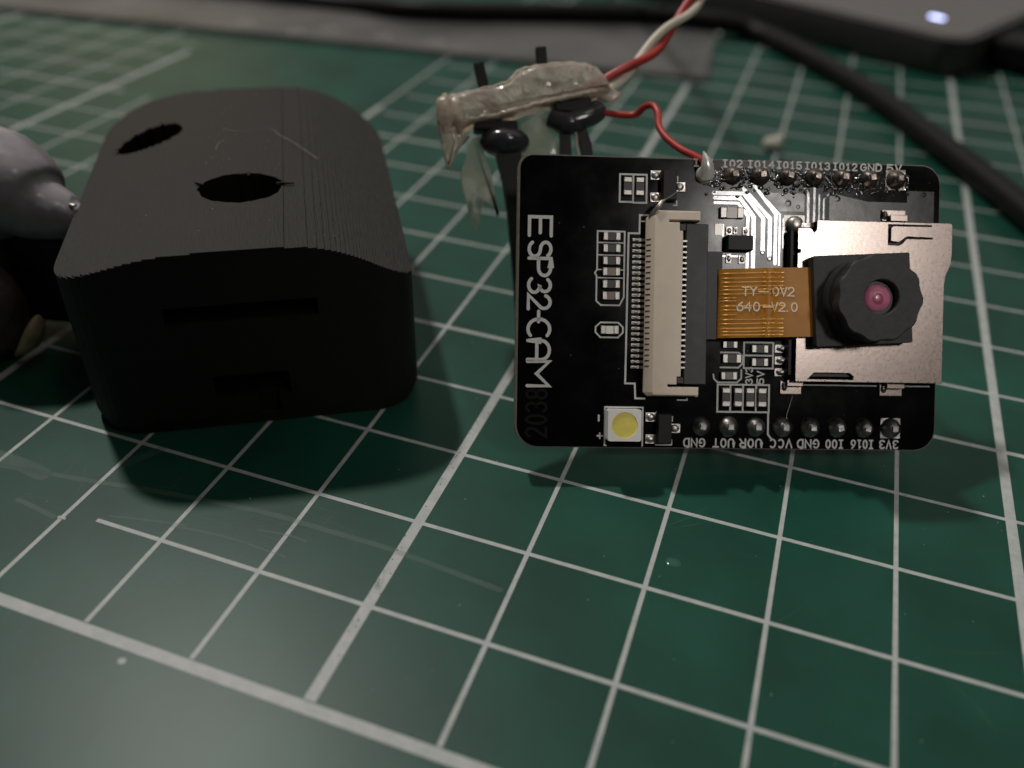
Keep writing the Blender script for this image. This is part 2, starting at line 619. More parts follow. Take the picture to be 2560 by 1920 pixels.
# scuffs rubbed into the vinyl
for pts, w in (([(-60, 8.2), (-50, 10.5), (-39.3, 12.6), (-30.2, 13.9), (-24.3, 14.9), (-14, 16.1), (-6.7, 16.2), (-.9, 16.2), (9.1, 15.4)], .55),
               ([(-34.6, 9.6), (-32, 9.3), (-30.2, 9.0)], .5), ([(-25.7, 10.9), (-22, 11.7), (-19, 12.3)], .22),
               ([(-12.8, 14.1), (-10, 14.5), (-8.3, 14.4)], .25), ([(-42, 13.5), (-38, 13.4), (-35, 13)], 1.6),
               ([(-29, 16.8), (-28, 18.6), (-27.2, 20)], .9), ([(-20, 11.8), (-17, 12.2), (-14, 12.4), (-9, 12.2)], .22)):
    g = G()
    g.ribbon([p[:2] for p in smoothpts([(x, y, 0) for x, y in pts], 5)], w, -.005, .018)
    obj("scuff_mark", g, SCUFF, mat_o)
g = G()
g.blob((-29.5, 9.2, .01), (.45, .22, .05), 2, .1)
obj("print_dab", g, INK, mat_o)
g = G()
g.blob((-14.9, -1.1, .01), (.35, .3, .05), 2, .1)
obj("print_dab", g, INK, mat_o)
g = G()
g.blob((21.9, 23.6, -.02), (.7, .6, .12), 3, .02)
obj("highlight_bump", g, M("highlight_gloss", (.03, .12, .09), .14, bump=.4, bscale=7, bdist=.03), mat_o, smooth=2.)  # glossy bump added to the mat to stand for a lamp highlight
for k in range(34):   # fine knife cuts and hair scratches
    cx, cy = random.choice(((-30, 12), (-22, 13), (-8, 14), (25, 24), (44, 20), (-36, 22))) 
    x, y = cx + random.gauss(0, 6), cy + random.gauss(0, 3.5)
    a, l = random.choice((.1, 1.1, 2.0)) + random.gauss(0, .35), random.uniform(1.5, 7)
    g = G()
    g.ribbon([(x + l * t * math.cos(a + .15 * t), y + l * t * math.sin(a + .15 * t)) for t in (0, .25, .5, .75, 1)], random.uniform(.03, .07), -.005, .016 + .0003 * k)
    obj("scratch", g, SCUFF, mat_o)
g = G()
for i in range(120):
    g.blob((random.uniform(-45, 60), random.uniform(-6, 60), .01), random.uniform(.02, .06), 1)
lint = obj("lint_speck", g, CRUMB, mat_o)
lint["kind"] = "stuff"
g = G()
for i in range(26):   # knife nicks on the heavy line
    y = random.uniform(4, 40)
    x = -.25 + random.uniform(-.5, .5)
    g.box(x - .05, x + .05, y - .02, y + .12, 0, .018, rot=random.uniform(-1, 1))
nick = obj("knife_nick", g, HOLE, mat_o)
nick["kind"] = "stuff"

# ================================================================== black printed case
YAW = .5487
cb, sb = math.cos(YAW), math.sin(YAW)
case = thing("printed_case", "black 3D-printed case with domed top and two round holes, standing on the mat", "case",
             frame(((cb, -sb, 0), (sb, cb, 0), (0, 0, 1)), (-34.01, 18.21, 0)))
WB, DB, ZC, FL, FR, DL, DR, Z0 = 31.9, 42.4, 19.6, 12.6, 20.5, 3.0, 4.9, 1.45


def subdivide(P, counts):
    out = []
    for i, m in enumerate(counts):
        a, b = P[i], P[(i + 1) % len(P)]
        out += [(a[0] + (b[0] - a[0]) * j / m, a[1] + (b[1] - a[1]) * j / m) for j in range(m)]
    return out


top_o = rrect(0, WB, 0, DB, (5.6, 3.6, 5.6, 5.6), 9)
bot_o = rrect(.0, WB + .3, .2, DB, (5.6, 4.2, 5.6, 5.6), 9)
cnt = [max(1, int(math.dist(top_o[i], top_o[(i + 1) % len(top_o)]) / 2.5)) for i in range(len(top_o))]
top_o, bot_o = subdivide(top_o, cnt), subdivide(bot_o, cnt)


def wall(z):   # the front wall leans back a little
    k = (z - Z0) / (ZC - Z0)
    return [(b[0] + (t[0] - b[0]) * k, b[1] + (t[1] - b[1]) * k) for t, b in zip(top_o, bot_o)]


rs = []
nl = 120
zs = [Z0 + (ZC - Z0) * i / nl for i in range(nl + 1)]
for i, z in enumerate(zs):
    xl = FL * (1 - math.sqrt(max(0, ZC - z) / DL)) if z > ZC - DL else -9
    xr = WB - (WB - FR) * (1 - math.sqrt(max(0, ZC - z) / DR)) if z > ZC - DR else 99
    ring = [(min(max(x, xl + .012 * math.sin(j * 3.7 + i)), xr + .012 * math.sin(j * 2.3 + i * 2)), y) for j, (x, y) in enumerate(wall(z))]
    if i:
        rs.append([(x, y, zs[i - 1]) for x, y in ring])
    rs.append([(x, y, z) for x, y in ring])
g = G()
g.rings(rs)
body = obj("case_body", g, PLA, case)


def cut(target, cutters):
    for gg in cutters:
        me = mesh("cutter", gg, PLA)
        co = bpy.data.objects.new("cutter", me)
        col.objects.link(co)
        co.parent = target
        md = target.modifiers.new("cut", 'BOOLEAN')
        md.operation = 'DIFFERENCE'
        md.solver = 'EXACT'
        md.object = co
    bpy.context.view_layer.update()
    dg = bpy.context.evaluated_depsgraph_get()
    new = bpy.data.meshes.new_from_object(target.evaluated_get(dg))
    cos = [m.object for m in target.modifiers]
    target.modifiers.clear()
    target.data = new
    for c in cos:
        bpy.data.objects.remove(c, do_unlink=True)


cs = []
g1 = G()
g1.prism([(16.45 + (4.05 + .12 * math.sin(5 * t) + .08 * math.sin(11 * t) + .05 * math.sin(23 * t)) * math.cos(t), 13 + (3.4 + .07 * math.sin(7 * t) + .06 * math.sin(19 * t)) * math.sin(t)) for t in [2 * math.pi * i / 64 for i in range(64)]], 10.5, 25)
cs.append(g1)
g1 = G()
saw = []
for i in range(60):   # the layer steps leave saw teeth on the far rim
    t = 2 * math.pi * i / 60
    k = 1 + (.16 if (i % 4 == 0 and .1 < t < 3.0) else 0)
    a, b = 3.7 * k * math.cos(t), 2.9 * k * math.sin(t)
    saw.append((6.1 + a * .85 - b * .53, 29.5 + a * .53 + b * .85))
g1.prism(saw, 8, 25)
cs.append(g1)
g1 = G()
g1.box(9.2, 22.8, -2, 2.2, 12.4, 14.2)
cs.append(g1)
g1 = G()
g1.box(12.3, 19.4, -2, 3.5, 3.6, 6.3)
cs.append(g1)
g1 = G()
g1.box(16.2, 18.2, -2, 1.2, .5, 3.7)
cs.append(g1)
cut(body, cs)
g = G()
g.prism(rrect(.3, WB - .1, .5, DB - .4, (5.2, 4.2, 5.6, 5.6), 9), 0, 1.35)
obj("base_plate", g, PLA, case, bevel=.35)
# burrs left by the print round the hole, and fine strings across the top
for x, y, a, l in ((20.4, 13.4, -.2, 1.25), (12.4, 14.4, 2.7, .4), (17.1, 16.3, 1.7, .25)):
    g = G()
    g.tube([(x - .5 * math.cos(a), y - .5 * math.sin(a), ZC - .1), (x + .1 * math.cos(a), y + .1 * math.sin(a), ZC + .04), (x + l * math.cos(a), y + l * math.sin(a), ZC + .05)], [.18, .14, .07], 6)
    obj("print_burr", g, PLA, case, smooth=1.)
for pts in ([(14.05, 28.8, 0), (15.65, 27.75, 0), (17.2, 27.77, 0), (19.23, 28.17, 0), (20.02, 26.55, 0), (21.4, 24.25, 0), (22.74, 22.0, -.12), (24.1, 19.9, -.4)], [(13.6, 22.8, 0), (13.8, 24.4, 0), (14.36, 25.4, 0)]):
    g = G()
    g.tube(smoothpts([(x, y, ZC + .06 + z) for x, y, z in pts], 4), .02, 5)
    obj("plastic_thread", g, CRUMB, case)
# inner lip in the round hole
g = G()
g.lathe([(4.4, 13.0), (3.2, 13.0), (3.2, 13.8), (4.4, 13.8)], 32, (16.45, 13), cap1=False)
obj("hole_lip", g, PLA, case)
g = G()
for i in range(70):
    x, y = random.uniform(7, 25), random.uniform(2, 40)
    if math.hypot(x - 16.45, y - 13) < 4.8 or math.hypot(x - 6.1, y - 29.5) < 4.6:
        continue
    g.blob((x, y, ZC if FL < x < FR else ZC - (.4 if x > 8 else 1.2)), random.uniform(.02, .06), 1)
dust = obj("dust_speck", g, CRUMB, case)
dust["kind"] = "stuff"

# ================================================================== camera board
BR = ((0.92862141, -0.20606733, 0.30854259), (0.37073452, 0.54844905, -0.74950620), (-0.01477115, 0.81039490, 0.58569780))
BO = (5.43867593, 28.95358124, 3.45255559)
board = thing("camera_board", "black microcontroller board with small camera, leaning back on its pins", "circuit board", frame(BR, BO))
W, H = 40.0, 27.0
g = G()
poly = rrect(0, W, 0, H, (2.0, 2.0, 1.8, 1.2), 8)
g.prism(poly, -1.5, -.03)
pcb = obj("bare_board", g, EDGE, board, bevel=.05)
g = G()
g.prism(rrect(.22, W - .07, .07, H - .12, (2.0, 2.0, 1.8, 1.2), 8), -.03, 0, bottom=False)
obj("solder_mask", g, MASK, board)

# copper under the mask: tracks and ground areas stand a hair proud
TR = [[(18.4, 22.95), (20.6, 22.95), (21.55, 21.75), (21.55, 16.9)], [(18.4, 23.4), (20.8, 23.4), (22.1, 21.7), (22.1, 16.6)],
      [(18.3, 23.85), (21.1, 23.85), (23.0, 21.6), (23.0, 18.4)], [(21.1, 24.3), (23.65, 21.6), (23.65, 17.9)],
      [(21.9, 24.9), (24.2, 22.0), (24.2, 17.4)], [(23.0, 23.6), (24.58, 22.0), (24.58, 17.3)], [(24.95, 21.6), (24.95, 18.9)],
      [(27.1, 24.2), (27.27, 23.9), (27.27, 21.2)], [(27.85, 24.6), (27.85, 21.2)], [(28.32, 23.9), (28.32, 21.2)], [(29.2, 24.0), (28.76, 23.5), (28.76, 21.2)],
      [(19.2, 19.9), (19.2, 20.9)], [(18.9, 17.3), (18.9, 18.0), (21.0, 18.0)]]
for i, t in enumerate(TR):
    g = G()
    w = (.30, .40, .40, .40, .34, .22, .20, .28, .26, .20, .20, .2, .2)[i]
    # sloped shoulders: wide foot, narrower crown
    g.ribbon(t, w, -.005, .030)
    obj("copper_track", g, TRACKM, board, bevel=.018, seg=2)
g = G()
g.prism([(22.9, 24.0), (24.5, 22.3), (26.9, 22.3), (26.9, 24.0)], -.01, .022)
obj("ground_area", g, AREAM, board)
g = G()
g.prism([(29.3, 23.8), (29.3, 21.4), (39.4, 21.4), (39.4, 24.5), (36.8, 24.5), (36.8, 23.4), (33, 23.4), (30, 24.0)], -.01, .022)
obj("ground_area", g, AREAM, board)
for x, y, r in ((25.35, 23.05, .33), (23.0, 18.4, .22), (23.7, 17.85, .25), (30.05, 23.6, .3), (26.3, 22.75, .2), (38.4, 24.2, .22)):
    g = G()
    g.lathe([(r, -.01), (r * .95, .045), (r * .5, .05), (r * .4, -.02)], 16, (x, y), cap1=True)
    obj("via", g, MASK, board, smooth=.6)

# ---- lettering
names = "ESP32-CAM"
st = [21.31 - q for q in (21.31, 19.05, 17.5, 15.62, 14.12, 12.62, 11.95, 9.92, 8.0)]
wd = [1.72, 1.4, 1.58, 1.3, 1.28, .95, 1.85, 1.75, 2.25]
lettering(board, names, (1.12, 21.22), 2.02, 0, 0, .31, -math.pi / 2, (-.01, .024), SILK, starts=st, widths=wd)
lettering(board, "2038", (2.93, .95), 1.85, 1.18, .82, .26, math.pi / 2, (-.01, .010), SILK2)
for s_, x0, x1 in (("IO4", 16.35, 18.2), ("IO2", 19.06, 20.95), ("IO14", 21.46, 23.97), ("IO15", 24.2, 26.6), ("IO13", 26.9, 29.3), ("IO12", 29.6, 31.9), ("GND", 32.25, 34.3), ("5V", 34.8, 36.2)):
    a = (x1 - x0) / (len(s_) - .25)
    lettering(board, s_, (x0, 26.3), .62, a, a * .68, .15, 0, (-.01, .024), SILK)
for s_, x0, x1 in (("3V3", 34.6, 36.4), ("IO16", 31.85, 34.0), ("IO0", 29.4, 31.1), ("GND", 26.65, 28.75), ("VCC", 24.0, 26.15), ("U0R", 21.15, 23.25), ("U0T", 18.6, 20.6), ("GND", 15.8, 17.85)):
    a = (x1 - x0) / (len(s_) - .25)
    lettering(board, s_, (x1, .92), .74, a, a * .68, .16, math.pi, (-.01, .024), SILK)
lettering(board, "3V3", (22.25, 6.15), .6, .55, .4, .14, math.pi / 2, (-.01, .024), SILK)
lettering(board, "5V", (23.35, 6.15), .62, .66, .48, .14, math.pi / 2, (-.01, .024), SILK)
lettering(board, "+", (7.72, .86), .48, 0, .48, .16, 0, (-.01, .024), SILK)
lettering(board, "-", (8.05, 2.5), .45, 0, .5, .17, math.pi / 2, (-.01, .024), SILK)


def silk(pls, w=.15):
    for k, (pl, closed) in enumerate(pls):
        g = G()
        g.ribbon(pl, w, -.01, .020 + .002 * k, closed=closed)
        obj("silkscreen_outline", g, SILK, board)


silk([([(9.45, 25.35), (11.95, 25.35), (11.95, 22.75), (10.75, 22.75), (10.6, 22.8), (9.45, 22.8)], True), ([(10.7, 25.28), (10.7, 22.85)], False)], .17)
silk([([(7.45, 20.05), (9.98, 20.05), (9.98, 14.0), (9.6, 13.22), (7.85, 13.22), (7.42, 13.6), (7.42, 15.9), (7.25, 16.2), (7.45, 16.5)], True)], .15)
for y in (19.0, 17.85, 16.5, 15.75):
    silk([([(7.55, y), (9.9, y)], False)], .12)
silk([([(7.85, 11.62), (9.5, 11.62), (9.95, 11.2), (9.95, 10.7), (9.5, 10.24), (7.85, 10.24), (7.4, 10.7), (7.4, 11.2)], True)], .15)
silk([([(12.2, 21.62), (11.36, 21.62), (11.36, 19.92), (10.34, 19.92), (10.25, 6.0), (11.15, 6.0), (11.22, 4.62), (12.1, 4.62)], False), ([(12.1, 21.05), (11.4, 21.05)], False)], .17)
silk([([(15.2, 4.52), (16.1, 4.52), (16.1, 4.7)], False)], .13)
silk([([(8.55, .22), (8.4, .22), (8.4, 3.78), (11.95, 3.78), (11.95, .22)], False)], .14)
silk([([(14.4, 2.95), (14.75, 2.95), (14.75, 2.55)], False), ([(13.2, .32), (14.7, .32), (14.7, .8)], False), ([(14.55, 25.25), (14.85, 25.25), (14.85, 24.85)], False), ([(14.5, 22.6), (14.8, 22.6), (14.8, 23.0)], False)], .12)
silk([([(18.98, 6.02), (23.88, 6.02), (23.88, 3.47), (18.98, 3.47)], True), ([(20.2, 5.94), (20.2, 3.55)], False), ([(21.4, 5.94), (21.4, 3.55)], False), ([(22.65, 5.94), (22.65, 3.55)], False), ([(23.84, 3.38), (23.84, 1.4), (24.2, .95)], False)], .17)
silk([([(21.42, 10.0), (24.2, 10.0), (24.2, 7.58), (21.42, 7.58)], True), ([(21.5, 8.78), (24.1, 8.78)], False)], .15)
silk([([(19.2, 9.02), (20.9, 9.02), (21.3, 8.7), (21.3, 8.0), (20.9, 7.62), (19.2, 7.62)], False), ([(18.55, 6.95), (18.62, 6.55), (18.95, 6.22), (20.8, 6.22), (21.2, 6.6), (21.2, 7.4)], False)], .15)
silk([([(27.1, 6.1), (34.2, 6.1)], False), ([(36.9, 6.1), (39.3, 6.1)], False)], .13)
silk([([(18.4, 21.0), (18.4, 22.5), (18.75, 22.85), (20.9, 22.85), (21.35, 22.4), (21.35, 20.8)], False)], .13)


# ---- small chips
def chip_mesh(L, D, Hh, t):
    gb, gt = G(), G()
    gb.box(-L / 2 + t, L / 2 - t, -D / 2 + .02, D / 2 - .02, 0, Hh)
    gt.box(-t / 2, t / 2, -D / 2, D / 2, 0, Hh + .03)
    return mesh("resistor", gb, CERAM), mesh("terminal", gt, TIN, bevel=.06)


R_ME = chip_mesh(1.55, .72, .36, .45)
C_ME = (R_ME[0].copy(), R_ME[1])
C_ME[0].materials[0] = TAN


def chip(x, y, rz=0., kind="resistor", me=R_ME, L=1.55, t=.45, sx=1.):
    o = put(kind, me[0], board, (x, y, 0), rz)
    o.scale = (sx, sx, 1)
    for sg in (-1, 1):
        put("terminal", me[1], o, (sg * (L - t) / 2, 0, 0))
    return o


V90 = math.pi / 2
for x, y in ((10.14, 24.2), (11.28, 24.2)):
    chip(x, y, V90, sx=1.08)
for y, k in ((19.55, 0), (18.45, 0), (17.3, 0), (16.3, 1), (15.15, 0), (14.08, 1)):
    chip(8.75, y, 0, "capacitor" if k else "resistor", C_ME if k else R_ME, sx=1.05)
chip(8.68, 10.93, 0, "jumper_link", (mesh("jumper_link", (lambda q: (q.box(-.6, .6, -.33, .33, 0, .32), q)[1])(G()), M("plated_link", (.30, .29, .27), .4, 1.)), R_ME[1]), sx=1.1)
for x in (19.73, 20.87, 22.0, 23.15):
    chip(x, 4.85, V90, sx=1.12)
chip(22.85, 9.4, 0, sx=1.02)
chip(22.85, 8.15, 0, sx=1.02)
chip(19.95, 6.85, 0, "capacitor", C_ME, sx=1.0)
chip(20.2, 8.45, 0, sx=1.15)
chip(20.0, 9.75, 0, sx=.9)
chip(19.95, 22.0, 0, "capacitor", C_ME, sx=1.45)


def transistor(x, y, left2=True):
    g = G()
    g.box(x - .68, x + .68, y - 1.45, y + 1.45, .12, 1.0, top=.92)
    o = obj("transistor", g, BLK, board, bevel=.05)
    for dx, dy, w in ((-1.15, 1.02, .85), (-1.15, -1.02, .85), (1.12, 0, .85)):
        g = G()
        g.box(x + dx - .48, x + dx + .48, y + dy - .42, y + dy + .42, 0, .20)
        g.blob((x + dx - .05, y + dy, .2), (.42, .38, .22), 2, .05)
        obj("lead", g, SOLDER, o, smooth=.8)
    return o


transistor(13.92, 24.28)
transistor(13.85, 1.88)
g = G()
g.box(19.35, 21.85, 18.42, 19.85, .1, 1.05, top=.94)
reg = obj("regulator_chip", g, BLK, board, bevel=.05)
for x, y, w, h_ in ((19.75, 20.35, .55, .75), (20.35, 20.4, .3, .6), (21.3, 20.35, .5, .7), (19.75, 17.75, .45, .85), (21.0, 17.7, .55, .75)):
    g = G()
    g.box(x - w / 2, x + w / 2, y - h_ / 2, y + h_ / 2, 0, .18)
    g.blob((x, y, .16), (w * .42, h_ * .38, .16), 2, .08)
    obj("lead", g, SOLDER, reg, smooth=.8)
g = G()
g.prism(rrect(18.45, 19.2, 19.95, 21.0, .1, 3), -.01, .05)
obj("solder_pad", g, TIN, board)

# ---- header pins: solder joints in front, plastic strip and pins behind
NX = [17.4 + 2.603 * i for i in range(8)]


def joint(x, y, material, square=False, k=1.0, spike=False):
    g = G()
    if square:
        g.box(x - .95, x + .95, y - .95, y + .95, 0, .06)
    prof = [(.98 * k, 0), (.95 * k, .18), (.8 * k, .5), (.55 * k, .78), (.40 * k, .92)]
    g.lathe(prof, 18, (x, y))
    if not spike:
        g.box(x - .25, x + .25, y - .25, y + .25, .7, 1.15, rot=random.uniform(-.2, .2))
        g.blob((x - .1, y + .05, .75), (.5, .48, .28), 2, .06)
    else:
        g.tube([(x, y - .1, .4), (x - .05, y + .45, 1.0), (x - .25, y + 1.2, 1.2), (x - .5, y + 1.9, 1.2)], [.8, .62, .40, .06], 10)
    return obj("solder_joint", g, material, board, smooth=.9, bevel=0)


for i, x in enumerate(NX):
    joint(x, 25.5, BRIGHT if i == 0 else FLUXED, i == 7, k=random.uniform(.86, .97), spike=(i == 0))
for i, x in enumerate(NX):
    joint(x, 2.1, DULL, i == 7, k=random.uniform(.93, 1.03))
pin_g = G()
pin_g.box(-.32, .32, -.32, .32, -8.75, -1.5, top=1)
PIN = mesh("header_pin", pin_g, TIN)
for y in (2.1, 25.5):
    g = G()
    for i, x in enumerate(NX):
        g.box(x - 1.25, x + 1.25, y - 1.25, y + 1.25, -2.75, -1.52)
    strip = obj("pin_header", g, BLK, board, bevel=.12)
    for x in NX:
        put("header_pin", PIN, strip, (x, y, 0))
g = G()
g.prism(rrect(9, 33, 6.8, 22.0, .6, 4), -2.2, -1.52)
modl = obj("radio_module", g, MASK, board)
g = G()
g.prism(rrect(15.5, 32, 7.6, 21.4, .6, 4), -4.2, -2.22)
obj("shield_can", g, STEEL, modl, bevel=.2)

# glossy flux left round the top joints
g = G()
for i in range(760):
    x = random.uniform(17.2, 36.9)
    y = random.gauss(25.45, .75)
    if y > 26.2 or y < 23.6:
        continue
    if x < 21.5 and y < 24.2 and random.random() < .5:
        y -= random.uniform(0, .6)
    r = random.uniform(.05, .24)
    g.blob((x, y, 0), (r * random.uniform(.8, 1.6), r, r * random.uniform(.35, .9)), 1, .2)
flux = obj("flux_residue", g, M("flux", (.006, .0055, .005), .07, spec=1.0, coat=1.0, bump=.5, bscale=9, bdist=.03), board, smooth=1.2)
flux["kind"] = "stuff"
g = G()
for i in range(46):
    g.blob((random.uniform(1, 39), random.uniform(.6, 26), .01), random.uniform(.015, .045), 1)
d2 = obj("dust_speck", g, CRUMB, board)
d2["kind"] = "stuff"
g = G()
g.tube(smoothpts([(26.1, 5.0, .1), (25.75, 4.0, .25), (25.5, 3.1, .3), (25.35, 2.3, 1.0)], 4), .02, 5)
obj("lint_hair", g, CRUMB, board)
# white scrap of wire lying on the connector's corner
g = G()
g.tube([(12.0, 21.2, 1.2), (12.5, 21.9, 1.9), (12.95, 22.5, 1.9), (13.3, 22.75, 1.7)], [.14, .2, .2, .1], 8)
obj("solder_splash", g, SOLDER, board, smooth=1.)
g = G()
g.tube([(13.3, 22.75, 1.7), (13.9, 23.15, 1.5), (14.45, 23.55, 1.3)], .05, 6)
obj("wire_strand", g, DULL, board, smooth=1.)

# ---- ribbon connector
g = G()
outer = [(12.1, 5.2), (12.45, 4.85), (17.1, 4.85), (17.15, 5.75), (14.2, 5.75), (14.2, 5.95), (15.05, 5.95), (15.05, 6.7), (15.42, 6.7), (15.42, 20.25), (15.1, 20.25),
         (15.1, 21.05), (14.1, 21.05), (14.1, 21.2), (17.05, 21.2), (17.05, 22.1), (12.75, 22.1), (12.1, 21.45)]
topo = [(12.78, 5.2), (12.9, 4.95), (17.1, 4.95), (17.12, 5.7), (14.2, 5.7), (14.2, 5.97), (15.05, 5.97), (15.05, 6.7), (15.42, 6.7), (15.42, 20.25), (15.1, 20.25),
        (15.1, 21.0), (14.1, 21.0), (14.1, 21.24), (17.02, 21.24), (17.02, 22.02), (13.1, 22.02), (12.78, 21.5)]
g.prism(outer, .0, .95)
settle(g, .9)
housing = obj("ribbon_connector", g, BEIGE, board)
g = G()
g.prism([(x, y) for x, y in outer], .952, 1.9, top=topo)
settle(g, 1.7)
obj("connector_top", g, BEIGE, housing, bevel=.05)
ct, ct2 = G(), G()
ct.box(-.72, .55, -.125, .125, 0, .14)
ct.blob((-.35, 0, .13), (.34, .13, .10), 2)
ct2.box(-.1, .42, -.12, .12, .4, 1.5)
settle(ct2, 0)
CT, CT2 = mesh("contact", ct, TIN, smooth=.7), mesh("contact", ct2, TIN, bevel=.05)
nt_ = G()
nt_.box(-.30, .25, -.035, .035, -.1, .06)
NOTCH = mesh("slot_mark", nt_, CERAM)
for i in range(24):
    y = 7.53 + i * (19.31 - 7.53) / 23
    put("contact", CT, housing, (11.45, y, 0))
    put("contact", CT2, housing, (15.10, y - (y - 7.1) * .018, 0))
    put("slot_mark", NOTCH, housing, (12.0, y + .12 - (y - 7.1) * .018, 1.28), 0).rotation_euler = (0, -.95, 0)
g = G()
g.box(15.75, 17.85, 6.0, 20.95, .02, 1.35)
g.box(15.1, 15.75, 6.05, 6.65, .02, 1.32)
g.box(15.12, 15.75, 20.3, 20.95, .02, 1.32)
settle(g, 1.35)
obj("latch", g, CHAR, housing, bevel=.06)

# ---- amber ribbon cable with its black stiffener
g = G()
g.box(17.4, 18.98, 10.2, 18.3, .35, .8)
obj("stiffener", g, HOLE, board)
PROF = [(18.95, .75), (19.05, 1.15), (19.35, 1.55), (20.5, 1.8), (22.6, 2.05), (23.0, 2.14), (23.12, 2.24), (23.24, 2.16), (23.75, 2.2), (23.9, 2.31), (24.05, 2.22), (25.5, 2.32), (27.9, 2.36)]


def flexz(x):
    for (a, za), (b, zb) in zip(PROF, PROF[1:]):
        if a <= x <= b:
            return za + (zb - za) * (x - a) / (b - a)
    return PROF[-1][1]


def flexy(x, q):   # q 0..1 across; the film widens a touch and tilts
    k = (x - 19) / 8.8
    return (10.35 + .25 * k) + q * (6.42 + .02 * k)


g = G()
NQ = 14
rsT = [[(x, flexy(x, q / NQ), z + .02 * math.sin(q * 1.3 + x)) for q in range(NQ + 1)] for x, z in PROF]
vs = [p for r in rsT for p in r] + [(p[0], p[1], p[2] - .12) for r in rsT for p in r]
n0 = len(PROF) * (NQ + 1)
fs = []
for i in range(len(PROF) - 1):
    for q in range(NQ):
        a = i * (NQ + 1) + q
        fs.append((a, a + NQ + 1, a + NQ + 2, a + 1))
        fs.append((n0 + a, n0 + a + 1, n0 + a + NQ + 2, n0 + a + NQ + 1))
for i in range(len(PROF) - 1):
    for q in (0, NQ):
        a, b = i * (NQ + 1) + q, (i + 1) * (NQ + 1) + q
        fs.append((a, n0 + a, n0 + b, b) if q == 0 else (b, n0 + b, n0 + a, a))
for i in (0, len(PROF) - 1):
    for q in range(NQ):
        a = i * (NQ + 1) + q
        fs.append((a + 1, n0 + a + 1, n0 + a, a) if i == 0 else (a, n0 + a, n0 + a + 1, a + 1))
g.add(vs, fs)
settle(g, 1.4)
flex = obj("ribbon_cable", g, FLEX, board, smooth=.9)
for q, w in ((.035, .16), (.085, .13), (.13, .18), (.20, .12), (.26, .10), (.33, .10), (.40, .12), (.455, .15), (.53, .16), (.575, .10), (.63, .10), (.69, .14), (.74, .10), (.80, .12), (.86, .10), (.93, .13)):
    g = G()
    xs = [19.03, 19.2, 19.35, 20, 20.5, 21.5, 22.6, 23.0, 23.12, 23.24, 23.75, 23.9, 24.05, 24.8]
    if .3 < q < .45 or q in (.53, .575):
        xs = [x for x in xs if x < 20.6]
    L = [(x, flexy(x, q), flexz(x) + .045) for x in xs]
    vv, ff = [], []
    for x, y, z in L:
        vv += [(x, y - w / 2, z - .03), (x, y - w / 4, z), (x, y + w / 4, z), (x, y + w / 2, z - .03)]
    for i in range(len(L) - 1):
        for k in range(3):
            a = 4 * i + k
            ff.append((a, a + 4, a + 5, a + 1))
    g.add(vv, ff)
    settle(g, 1.4)
    obj("conductor", g, COPPER, flex, smooth=1.)
for text, x0, y0, stt in (("TY-OV2", 21.2, 14.38, [0, .72, 1.5, 2.75, 3.5, 4.18]), ("640-V2.0", 20.72, 12.95, [0, .72, 1.5, 2.35, 3.15, 3.85, 4.5, 5.0])):
    g = G()
    glyphs(g, text, (x0, y0), .78, 0, 0, .13, 0, (2.05, 2.42), starts=stt, widths=[(.85 if c == '-' else .25 if c == '.' else .56) for c in text])
    g.v = [(x, y, flexz(x) + (.05 + (z - 2.42 if z > 2.3 else -.06))) for x, y, z in g.v]
    settle(g, 2.0)
    obj("lettering", g, FLEXINK, flex)

# ---- camera module
ca = math.radians(3.4)
cm, sm = math.cos(ca), math.sin(ca)
def rot(x, y):
    return (31.3 + cm * x - sm * y, 13.95 + sm * x + cm * y)
g = G()
g.prism([rot(x, y) for x, y in rrect(-4.45, 4.5, -4.1, 4.1, .15, 3)], 1.75, 3.1)
module = obj("camera_module", g, LENSBLK, board, bevel=.06)
g = G()
g.lathe([(3.75, 3.08), (3.72, 4.4), (3.5, 4.45), (3.5, 4.75)], 48, (31.3, 13.95))
obj("barrel_base", g, LENSBLK, module, smooth=.6)
g = G()
n = 96
rr = lambda t, k=0: 3.82 - k + .14 * max(-.6, min(.6, math.cos(11 * t + .5)))
rs = []
for dz, k in ((4.76, .12), (4.9, 0), (5.85, 0), (6.0, .12)):
    rs.append([(31.55 + rr(2 * math.pi * i / n, k) * math.cos(2 * math.pi * i / n), 13.88 + rr(2 * math.pi * i / n, k) * math.sin(2 * math.pi * i / n), dz) for i in range(n)])
for r, z in ((1.62, 6.0), (1.55, 5.93), (1.5, 5.2)):
    rs.append([(31.68 + r * math.cos(2 * math.pi * i / n), 13.95 + r * math.sin(2 * math.pi * i / n), z) for i in range(n)])
g.rings(rs, cap0=True, cap1=False)
obj("lens_ring", g, LENSBLK, module, smooth=.6)
g = G()
g.lathe([(1.6, 5.2), (1.18, 5.2)], 32, (31.68, 13.95), cap1=True)
obj("lens_seat", g, HOLE, module)
g = G()
g.lathe([(1.22, 5.21), (1.18, 5.32), (.9, 5.50), (.5, 5.60), (.2, 5.63)], 32, (31.58, 13.92))
obj("lens_glass", g, PINK, module, smooth=2.)
g = G()
g.lathe([(.55, 5.585), (.35, 5.64), (.15, 5.66)], 24, (31.54, 13.86))
obj("lens_core", g, PINKD, module, smooth=2.)

